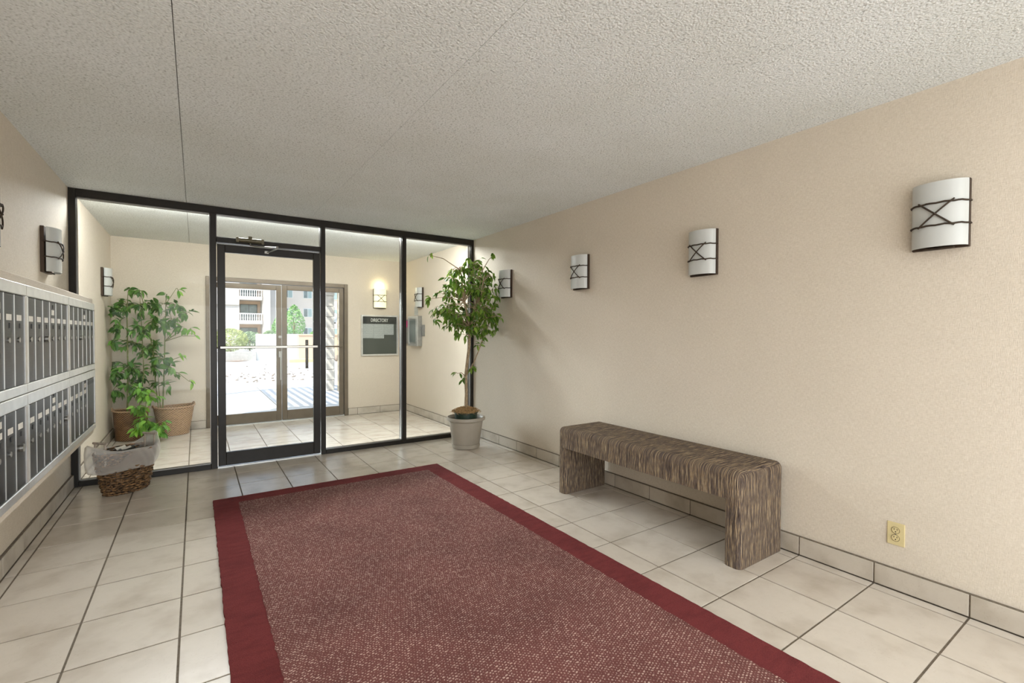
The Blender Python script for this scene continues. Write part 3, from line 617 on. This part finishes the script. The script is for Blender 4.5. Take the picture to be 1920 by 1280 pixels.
# ------------------------------------------------------------------ leaves and plants
def leaf_mesh(name, ln, w, mat, droop=.25, bend=.0):
    q = MB(); n = 5; mid = []; lf = []; rt = []
    for i in range(n + 1):
        f = i / n; y = ln * f; ww = w * .5 * (math.sin(math.pi * f ** .8) ** .85 if 0 < f < 1 else 0); z = -droop * ln * f * f
        x = bend * ln * f * f; mid.append(q.bm.verts.new((x, y, z)))
        if 0 < i < n: lf.append(q.bm.verts.new((x - ww, y, z + ww * .35))); rt.append(q.bm.verts.new((x + ww, y, z + ww * .35)))
    q.bm.faces.new((mid[0], lf[0], mid[1])); q.bm.faces.new((mid[0], mid[1], rt[0]))
    for i in range(n - 2): q.bm.faces.new((mid[i + 1], lf[i], lf[i + 1], mid[i + 2])); q.bm.faces.new((mid[i + 1], mid[i + 2], rt[i + 1], rt[i]))
    q.bm.faces.new((mid[n - 1], lf[-1], mid[n])); q.bm.faces.new((mid[n - 1], mid[n], rt[-1]))
    me = bpy.data.meshes.new(name); q.bm.to_mesh(me); q.bm.free(); me.materials.append(MAT[mat]); me.polygons.foreach_set('use_smooth', [True] * len(me.polygons)); return me
def frame_of(d, roll):
    d = d.normalized(); up = Vector((0, 0, 1)); x = d.cross(up)
    if x.length < .05: x = Vector((1, 0, 0))
    x.normalize(); z = x.cross(d).normalized()
    m = Matrix((x, d, z)).transposed(); return (m @ Matrix.Rotation(roll, 3, 'Y'))
class Plant:
    def __init__(s, root, meshes, maxn=300): s.root = root; s.meshes = meshes; s.leaves = []; s.maxn = maxn
    def twig(s, name, pts, r, mat): return MB().tube(pts, r, 6).build(name, mat, s.root, True)
    def clump(s, c, rad, n, src, mat, sz=1.0, kind=0, down=.5, lim=None):
        c = Vector(c); tip = c + Vector((0, 0, -rad * .2)); mid = src.lerp(c, .55) + Vector((0, 0, .04 * (c - src).length + .02))
        br = MB(); br.tube([src, mid, c], [.0055, .004, .0028], 6)
        k = max(2, n // 4); left = n
        for g_ in range(k):
            d = Vector((random.gauss(0, 1), random.gauss(0, 1), random.gauss(-.1, .75))).normalized() * rad * random.uniform(.45, 1.0)
            e = c + d
            if lim: e = lim(e)
            h = c.lerp(e, .5) + Vector((0, 0, .015)); br.tube([c, h, e], [.0024, .0018, .001], 5)
            m_ = left // (k - g_); left -= m_
            for q in range(m_):
                f = random.uniform(.25, 1.02); p = (c.lerp(h, f * 2) if f < .5 else h.lerp(e, f * 2 - 1))
                dd = (e - c).normalized() * .7 + Vector((random.gauss(0, .55), random.gauss(0, .55), random.gauss(-down, .35)))
                s.leaves.append((p, dd, random.gauss(0, .5), sz * random.uniform(.72, 1.12), kind))
        br.build('branch', mat, s.root, True)
    def finish(s, toward=Vector((0, 0, 1.3)), lim=None):
        L_ = s.leaves
        if len(L_) > s.maxn: L_.sort(key=lambda q: (q[0] - toward).length)
        extra = MB()
        for i, (p, d, roll, sz, kind) in enumerate(L_):
            m = frame_of(d, roll); q = p + d.normalized() * .08 * sz
            if lim and (lim(q) - q).length > 1e-5: p = p + (lim(q) - q)
            me = random.choice(s.meshes[kind])
            if i < s.maxn: inst(me, 'leaf', s.root, p, (m.to_4x4() @ Matrix.Scale(sz, 4)))
            else:
                vs = [extra.bm.verts.new(m @ (v.co * sz) + p) for v in me.vertices]
                for f in me.polygons: extra.bm.faces.new([vs[k] for k in f.vertices])
        if len(L_) > s.maxn:
            o0 = ORG[s.root.name]; bmesh.ops.translate(extra.bm, vec=-o0, verts=extra.bm.verts); me = bpy.data.meshes.new('leaves'); extra.bm.to_mesh(me); extra.bm.free(); me.materials.append(s.meshes[0][0].materials[0])
            o = bpy.data.objects.new('leaves', me); COL.objects.link(o); o.parent = s.root; o['kind'] = 'stuff'
fic = [leaf_mesh('ficus_leaf', .074, .030, 'leaf_ficus', .22, b_) for b_ in (-.08, 0, .1)]
big_d = [leaf_mesh('broad_leaf', .098, .042, 'leaf_dark', .3, b_) for b_ in (-.08, 0, .1)]; big_l = [leaf_mesh('broad_leaf', .098, .042, 'leaf_light', .3, b_) for b_ in (-.08, 0, .1)]
# potted ficus tree
PC = Vector((2.535, 4.690, 0))
pot = thing('plant_pot', 'round taupe plastic plant pot with rolled rim and saucer under the ficus tree', 'pot', PC)
MB().lathe([(.0, .030), (.148, .030), (.150, .046), (.154, .050), (.190, .300), (.205, .310), (.217, .316), (.219, .330), (.216, .345), (.206, .350), (.198, .345), (.186, .318), (.150, .09), (0, .09)], PC, 56).build('body', 'pot_taupe', pot, True)
MB().lathe([(0, 0), (.142, 0), (.152, .006), (.158, .040), (.159, .047), (.150, .047)], PC, 56).build('saucer', 'pot_taupe', pot, True)
ft = thing('ficus_tree', 'tall potted ficus tree with bare trunk and drooping leafy crown in the far right corner', 'plant', PC + Vector((0, 0, .09)))
MB().lathe([(0, .10), (.115, .10), (.128, .385), (.134, .390), (.134, .400), (.126, .400), (.122, .372), (0, .372)], PC, 40, wob=lambda a, j: .002 * math.sin(a * 16)).build('nursery_pot', 'pot_inner', ft, True)
q = MB(); random.seed(21)
q.lathe([(.124, .385), (.105, .415), (.06, .440), (0.001, .452)], PC, 30, wob=lambda a, j: .008 * math.sin(a * 5 + j * 3))
for i in range(420):
    a = random.uniform(0, 6.28); r = .145 * math.sqrt(random.random()); z = .388 + .060 * (1 - (r / .15) ** 2) + random.uniform(0, .014); p = PC + Vector((r * math.cos(a), r * math.sin(a), z)); th = random.uniform(0, 6.28); l_ = random.uniform(.012, .03)
    q.tube([p, p + Vector((math.cos(th) * l_, math.sin(th) * l_, random.uniform(.0, .014))), p + Vector((math.cos(th + .9) * l_ * 1.8, math.sin(th + .9) * l_ * 1.8, random.uniform(-.012, .006)))], .0016, 4)
q.build('moss_top', 'moss', ft, kind='stuff')
tr_pts = [PC + Vector(v) for v in ((0, 0, .43), (.004, .0, .62), (.0, .01, .80), (.018, .0, .98), (.035, -.01, 1.15), (.045, .0, 1.36))]
MB().tube(tr_pts, [.021, .0175, .018, .017, .016, .015], 12).build('trunk', 'bark', ft, True)
def ficlim(p): return Vector((min(p.x, 2.85), min(p.y, 5.12), p.z))
P = Plant(ft, [fic]); top_ = tr_pts[-1]; random.seed(33)
leaders = [[top_, top_ + Vector((-.10, -.06, .28)), top_ + Vector((-.17, -.10, .62))], [top_, top_ + Vector((.10, .03, .26)), top_ + Vector((.17, .0, .66))], [top_, top_ + Vector((-.01, .10, .3)), top_ + Vector((.0, .12, .72))], [top_, top_ + Vector((.02, -.14, .2)), top_ + Vector((.05, -.22, .5))],
           [tr_pts[2], tr_pts[2] + Vector((.09, -.03, .16)), tr_pts[2] + Vector((.19, -.07, .42)), tr_pts[2] + Vector((.29, -.05, .63))]]
for l_ in leaders: P.twig('branch', l_, [.011, .008, .005] if len(l_) == 3 else [.008, .007, .006, .004], 'bark')
cc = PC + Vector((.045, .0, 1.64))
specs = []
for i in range(104):
    while True:
        v = Vector((random.uniform(-1, 1), random.uniform(-1, 1), random.uniform(-1, 1)))
        if .22 < v.length < 1: break
    c = cc + Vector((v.x * .36, v.y * .31, v.z * .48)); specs.append(ficlim(c))
for c in specs:
    best = min((p for l_ in leaders for p in l_), key=lambda p: (p - c).length + (.3 if p.z > c.z else 0)); P.clump(c, .125, 16, best, 'bark', 1.0, 0, .75, ficlim)
for c, n_ in ((at(945, 480, 4.6), 6), (at(805, 478, 4.75), 4), (at(808, 560, 4.6), 12), (at(812, 600, 4.62), 8), (at(925, 600, 4.55), 14), (at(940, 620, 4.55), 14), (at(858, 700, 4.66), 6), (at(885, 690, 4.6), 12), (at(872, 712, 4.66), 6), (at(900, 650, 4.6), 10)):
    best = min((p for l_ in leaders + [tr_pts] for p in l_), key=lambda p: (p - c).length); c = ficlim(c); P.clump(c, .06, n_, best, 'bark', .95, 0, .8, ficlim)
P.finish(lim=ficlim)
# two basket planters behind the glass
def planter(name, label, c, r, k, h, ang, mat, rimmat, tp=.86):
    t_ = thing(name, label, 'basket', c)
    prof = [(.0, .004), (r * tp, .004)]
    nr = 26
    for i in range(nr + 1):
        f = i / nr; rr = r * (tp + (1 - tp) * f); prof += [(rr + .0018, .006 + h * (f - .3 / nr) if i else .006), (rr - .0012, .006 + h * f)]
    prof += [(r * .97, h), (r * (tp + (1 - tp) * .6) * .95, h * .6), (0, h * .6)]
    MB().lathe(prof, c, 72, 1, k, ang, wob=lambda a, j: .0022 * math.sin(a * 36)).build('wicker_wall', mat, t_, 'all')
    e = Vector(c); cA, sA = math.cos(ang), math.sin(ang)
    def ov(a, rr, z): x, y = rr * math.cos(a), rr * k * math.sin(a); return e + Vector((x * cA - y * sA, x * sA + y * cA, z))
    MB().tube([ov(2 * math.pi * i / 48, r * 1.01, h + .006 + (.012 * abs(math.cos(2 * math.pi * i / 48)) ** 4)) for i in range(48)], .009, 8, closed=True).build('rim', rimmat, t_, True)
    for s_ in (0, math.pi): MB().tube([ov(s_ + (i / 8 - .5) * .55, r * 1.03, h + .010 + .035 * math.sin(math.pi * i / 8)) for i in range(9)], .007, 7).build('handle', rimmat, t_, True)
    return t_, ov
ca1 = (-.655, 7.225, 0); ca2 = (-.235, 7.29, 0)
planter('wicker_planter', 'dark brown wicker basket planter in the left corner behind the glass', ca1, .170, .93, .345, .0, 'weave_brown', 'wicker_tan')
planter('wicker_planter', 'pale tan wicker basket planter with end handles, right of the darker one', ca2, .215, .80, .345, .35, 'weave_tan', 'wicker_tan', .74)
def veslim(p): return Vector((max(p.x, L + .045), min(p.y, YE - .045), max(p.z, .05)))
random.seed(5)
pa = thing('basket_plant', 'leafy green plant on a single cane in the dark wicker planter, trailing over its rim', 'plant', (ca1[0], ca1[1], .19))
A = Plant(pa, [big_d, big_l]); st = [at(239, 770, 7.22), at(240, 700, 7.22), at(239, 640, 7.22), at(238, 585, 7.22), at(240, 548, 7.22)]
A.twig('cane', [Vector((ca1[0] - .01, 7.22, .18))] + st, [.011, .0105, .010, .008, .006, .003], 'green_stem')
st2 = [Vector((ca1[0] + .07, 7.2, .18)), at(262, 760, 7.18), at(270, 700, 7.2), at(266, 620, 7.22), at(262, 552, 7.22)]; A.twig('cane', st2, [.008, .007, .006, .005, .003], 'green_stem')
def near(pl, c): return min(pl, key=lambda p: (p - c).length)
for (px, py, r_, n_, Y) in ((210, 592, .12, 14, 7.12), (205, 640, .07, 8, 7.1), (238, 572, .13, 16, 7.25), (270, 572, .12, 18, 7.2), (262, 545, .045, 5, 7.2), (243, 545, .035, 4, 7.25), (222, 612, .09, 9, 7.2), (265, 618, .13, 22, 7.18), (250, 645, .10, 12, 7.28), (290, 600, .09, 12, 7.15), (215, 700, .12, 20, 7.15), (240, 690, .12, 18, 7.1), (262, 700, .11, 18, 7.25), (212, 732, .08, 8, 7.2), (245, 722, .09, 12, 7.2), (280, 655, .09, 12, 7.3)):
    c = veslim(at(px, py, Y)); A.clump(c, r_ * 1.22, int(n_ * 2.5), near(st + st2, c), 'green_stem', 1.0, 0, .35, veslim)
for (px, py, r_, n_, Y) in ((262, 735, .12, 16, 7.02), (280, 742, .10, 10, 7.0), (258, 765, .09, 10, 6.96), (272, 790, .10, 16, 6.93), (262, 805, .07, 9, 6.92), (290, 798, .09, 10, 6.93), (306, 800, .08, 7, 6.94), (300, 815, .05, 5, 6.92)):
    c = veslim(at(px, py, Y)); A.clump(c, r_ * 1.22, int(n_ * 3.6), near(st2 + [at(275, 745, 7.02)], c), 'green_stem', .95, 1, .8, veslim)
A.finish(lim=veslim)
pa2 = thing('basket_plant', 'airy green plant with several thin canes in the pale tan planter', 'plant', (ca2[0], ca2[1], .19))
B_ = Plant(pa2, [big_d, big_l]); s1_ = [Vector((ca2[0] - .02, 7.3, .18)), at(305, 765, 7.3), at(308, 690, 7.3), at(309, 640, 7.3), at(311, 570, 7.3), at(330, 541, 7.28)]
B_.twig('cane', s1_, [.009, .009, .008, .0075, .005, .0025], 'green_stem')
s2_ = [Vector((ca2[0] - .09, 7.28, .18)), at(297, 765, 7.28), at(292, 720, 7.28), at(287, 665, 7.28), at(280, 620, 7.28)]; s3_ = [Vector((ca2[0] - .05, 7.33, .18)), at(301, 765, 7.33), at(298, 730, 7.33), at(296, 690, 7.33)]
B_.twig('cane', s2_, [.007, .007, .006, .005, .003], 'green_stem'); B_.twig('cane', s3_, [.006, .006, .005, .003], 'green_stem')
for (px, py, r_, n_, Y, kd) in ((300, 575, .10, 12, 7.25, 0), (330, 572, .10, 12, 7.22, 0), (350, 588, .08, 10, 7.18, 0), (322, 598, .10, 12, 7.3, 0), (302, 612, .10, 14, 7.2, 0), (342, 612, .07, 8, 7.2, 0), (312, 552, .05, 4, 7.3, 0), (334, 545, .05, 5, 7.28, 1), (366, 630, .025, 3, 7.2, 1), (355, 618, .04, 4, 7.2, 1), (290, 650, .09, 16, 7.3, 0), (300, 672, .11, 20, 7.22, 0), (286, 690, .08, 12, 7.15, 0), (320, 688, .06, 7, 7.2, 0), (340, 668, .05, 4, 7.2, 1), (355, 715, .03, 3, 7.15, 1), (320, 722, .05, 5, 7.15, 0), (300, 718, .07, 7, 7.22, 0), (332, 700, .04, 4, 7.25, 0)):
    c = veslim(at(px, py, Y)); B_.clump(c, r_ * 1.2, int(n_ * (2.4 if n_ > 5 else 1.2)), near(s1_ + s2_ + s3_, c), 'green_stem', .98, kd, .4, veslim)
B_.finish(lim=veslim)
# ------------------------------------------------------------------ courtyard
gr = MB().box((-60, 12.62, -.25), (80, 120, -.012)).box((-60, YE + .16, -.25), (-3.25, 12.62, -.012)).box((5.65, YE + .16, -.25), (80, 12.62, -.012)).box((-60, YE + .16, -.25), (80, 12.62, -.1)).build('courtyard_ground', 'gravel', kind='structure')
plain('joint_dark', (.10, .09, .08), .9, bmp=0)
MB().box((-3.25, YE + .16, -.1), (5.65, 12.62, -.02)).build('joint_bed', 'joint_dark', gr)
ys_ = [YE + .16, 8.785, 10.80, 12.6]
for a, c in zip(ys_, ys_[1:]):
    for xa, xc in ((-3.2, -1.0), (-1.0, 1.19), (1.19, 3.4), (3.4, 5.6)): MB().box((xa + .012, a + .016, -.06), (xc - .012, c - .016, 0), .004).build('slab', 'concrete', gr)
MB().box((-3.2, 12.61, -.06), (5.6, 13.9, -.003)).build('slab', 'concrete', gr)
q = MB(); random.seed(9)
for i in range(120):
    if i < 70: x, y = random.gauss(2.2, .9), random.uniform(13.9, 17.5)
    elif i < 95: x, y = random.gauss(.9, .5), random.gauss(15.5, 1.1)
    else: x, y = random.gauss(3.2, .8), random.uniform(18, 21.8)
    r = random.uniform(.012, .034); q.sph((x, max(13.95, y), r * .1), r, 6, (1.3, 1, .6))
q.build('scattered_rocks', 'rock', kind='stuff'); o = bpy.data.objects['scattered_rocks']; tag(o, 'small dark rocks scattered over the pale gravel of the courtyard', 'rocks')
MB().poly([(1.1, 24.8, .004), (1.5, 24.2, .004), (3.1, 26.4, .004), (2.6, 27.0, .004), (1.2, 27.3, .004)]).build('mulch_bed', 'mulch', gr)
MB().box((-6, 24.9, -.05), (2.34, 25.1, .42), .01).box((-6, 25.05, -.05), (2.34, 30, .38)).build('planting_bed', 'gravel', gr)
gw = MB().box((2.34, 25.0, -.1), (4.14, 25.22, 1.235), .01).build('garden_wall', 'plaster_white'); tag(gw, 'low white garden wall across the courtyard', 'wall')
gw = MB().box((4.15, 24.8, -.1), (9.5, 25.05, 1.20), .01).box((4.13, 24.76, 1.17), (9.5, 25.09, 1.235), .01).build('garden_wall', 'ext_tan'); tag(gw, 'low tan garden wall right of the white one', 'wall')
cb = MB().box((3.35, 22.3, -.1), (4.95, 22.75, .14), .02).build('curb', 'curb_yellow'); tag(cb, 'low yellow curb in front of the garden walls', 'curb')
for (x, y, r_, w_) in ((5.12, 22.8, .12, 'leftmost small'), (5.42, 22.5, .15, 'middle'), (5.76, 22.85, .13, 'rightmost')): tag(MB().sph((x, y, r_ * .8), r_, 8, (1, .8, 1.0)).build('boulder', 'rock', None, True), w_ + ' dark boulder in the row right of the yellow curb', 'rock', 'boulders beside the curb')
def foliage(name, label, c, rad, mat, n, lf, trunk=None, seed=1, group=None):
    random.seed(seed); t_ = thing(name, label, 'plant', (c[0], c[1], 0), group=group); q = MB()
    for i in range(n):
        while True:
            v = Vector((random.uniform(-1, 1), random.uniform(-1, 1), random.uniform(-1, 1)))
            if v.length < 1: break
        v = v.normalized() * v.length ** .45; taper = 1 - .45 * max(0, v.z) if trunk else 1
        p = Vector(c) + Vector((v.x * rad[0] * taper, v.y * rad[1] * taper, v.z * rad[2])); a = Vector((random.gauss(0, 1), random.gauss(0, 1), random.gauss(0, 1))).normalized(); b2 = a.orthogonal().normalized()
        q.poly([p - a * lf, p + b2 * lf * .4, p + a * lf, p - b2 * lf * .4])
    q.build('foliage', mat, t_)
    MB().tube([(c[0], c[1], 0), (c[0], c[1], max(.1, c[2]))], .05 if trunk else .03, 7).build('trunk', 'bark', t_)
    return t_
foliage('shrub', 'rounded yellow green shrub at the left of the courtyard', (1.35, 25.9, .95), (.75, .6, .56), 'shrub_a', 2600, .045, seed=3)
foliage('shrub', 'grey green shrub between the yellow one and the white wall', (2.25, 27.0, .90), (.62, .5, .47), 'shrub_b', 1800, .045, seed=4)
foliage('courtyard_tree', 'bright green small tree rising behind the low wall', (4.62, 29.0, 1.90), (.60, .5, 1.0), 'tree_leaf', 1300, .07, True, 6)
foliage('courtyard_tree', 'lower green tree left of the taller one behind the wall', (3.98, 30.2, 1.62), (.36, .35, .66), 'tree_leaf', 800, .07, True, 7)
foliage('shrub', 'low green shrub showing above the tan wall', (5.55, 27.6, 1.15), (.36, .30, .30), 'tree_leaf', 900, .05, seed=8)
foliage('shrub', 'low green shrub showing above the white wall', (3.35, 28.9, 1.12), (.34, .30, .30), 'shrub_b', 900, .05, seed=12)
# apartment house across the court
ab = thing('apartment_building', 'pale stucco apartment building with balustraded balconies across the courtyard', 'building', (5.5, 64, 0))
bx0, bx1 = 4.14, 6.47
b = MB().box((-14, 62, -.3), (bx0, 64, 14)).box((bx1, 62, -.3), (7.40, 64, 14)); b.build('wall', 'ext_wall', ab)
MB().box((bx0, 64, -.3), (bx1, 64.2, 14)).build('wall', 'ext_tan', ab); MB().box((7.40, 62.8, -.3), (8.5, 66.5, 14)).build('wall', 'ext_wall', ab)
MB().box((6.55, 61.75, -.3), (7.30, 62.0, 14), .02).build('pilaster', 'ext_wall', ab)
for z in (4.55, 1.72): MB().box((-14, 61.85, z - .1), (bx0 - .05, 62.0, z + .06), .02).build('cornice', 'ext_wall', ab)
for z in (2.72, 5.50, 8.3): MB().box((bx0, 61.8, z - .42), (bx1, 64, z), .02).build('balcony_slab', 'ext_wall', ab)
for z in (2.72, 5.50, 8.3):
    MB().box((bx0, 61.82, z + .72), (bx1, 61.98, z + .84), .02).build('hand_rail', 'plaster_white', ab)
    for i in range(10):
        x = bx0 + .12 + i * (bx1 - bx0 - .24) / 9
        MB().lathe([(.055, z), (.055, z + .06), (.035, z + .10), (.075, z + .26), (.03, z + .52), (.055, z + .66), (.055, z + .73)], (x, 61.9, 0), 8).build('baluster', 'plaster_white', ab, True)
for z in (-.05, 2.72, 5.50):
    w_ = MB().box((bx0 + .2, 63.9, z + .05), (bx1 - .35, 64.0, z + 1.95)).build('patio_door', 'dark_room', ab); MB().box((bx0 + .25, 63.86, z + .1), ((bx0 + bx1) / 2 - .1, 63.9, z + 1.88)).build('pane', 'window_glass', w_); MB().box(((bx0 + bx1) / 2 - .02, 63.86, z + .1), (bx1 - .42, 63.9, z + 1.88)).build('pane', 'window_glass', w_)
MB().box((8.5, 66, -.3), (40, 68, 14)).build('wall', 'ext_wall_grey', ab)
def house_window(xa, xc, za, zc, Y=66.0):
    k = Y / 62.0; xa, xc = xa * k, xc * k; za, zc = CZ + (za - CZ) * k, CZ + (zc - CZ) * k
    w_ = MB().box((xa - .07, Y - .08, za - .07), (xc + .07, Y + .02, zc + .07)).build('window', 'plaster_white', ab)
    m_ = (xa + xc) / 2
    MB().box((xa, Y - .10, za), (m_ - .03, Y - .075, zc)).build('pane', 'window_glass', w_); MB().box((m_ + .03, Y - .10, za), (xc, Y - .075, zc)).build('pane', 'window_blind', w_)
for (xa, xc) in ((8.75, 9.68), (10.98, 11.87), (14.0, 14.9)):
    for za, zc in ((5.58, 6.58), (3.30, 4.24), (.9, 1.88), (7.9, 8.9)): house_window(xa, xc, za, zc)
# slatted shade structure right of the entrance, casting the striped shadow
pg = thing('pergola', 'timber slat pergola with a post and stone pier right of the street doors', 'pergola', (1.0, 9.4, 0))
MB().box((2.615, 10.74, 0), (2.70, 10.86, 2.62), .004).build('post', 'timber', pg); MB().box((-.72, 10.74, 0), (-.63, 10.86, 2.62), .004).build('post', 'timber', pg)
for i in range(11): MB().box((2.40, 11.0, .0 + i * .236), (2.585 + (i % 2) * .012, 11.25, .23 + i * .236), .012).build('stone_block', 'stone_white', pg)
for y in (YE + .16, 10.74): MB().box((-.75, y, 2.60), (2.75, y + .1, 2.74), .004).build('beam', 'timber', pg)
for i in range(22): MB().box((-.70 + i * .158, YE + .16, 2.74), (-.70 + i * .158 + .068, 10.95, 2.775), .003).build('slat', 'timber', pg)
gb = thing('globe_lamp', 'white round globe lamp on a bracket by the pergola pier', 'lamp', (2.80, 12.0, 1.6))
MB().sph((2.80, 12.0, 1.66), .125, 20).build('globe', 'globe', gb, True); MB().tube([(2.80, 12.0, .0), (2.80, 12.0, 1.54)], .02, 10).build('post', 'bronze_mid', gb); MB().lathe([(.0, 1.52), (.06, 1.52), (.05, 1.56), (0, 1.56)], (2.80, 12.0, 0), 16).build('collar', 'bronze_mid', gb)
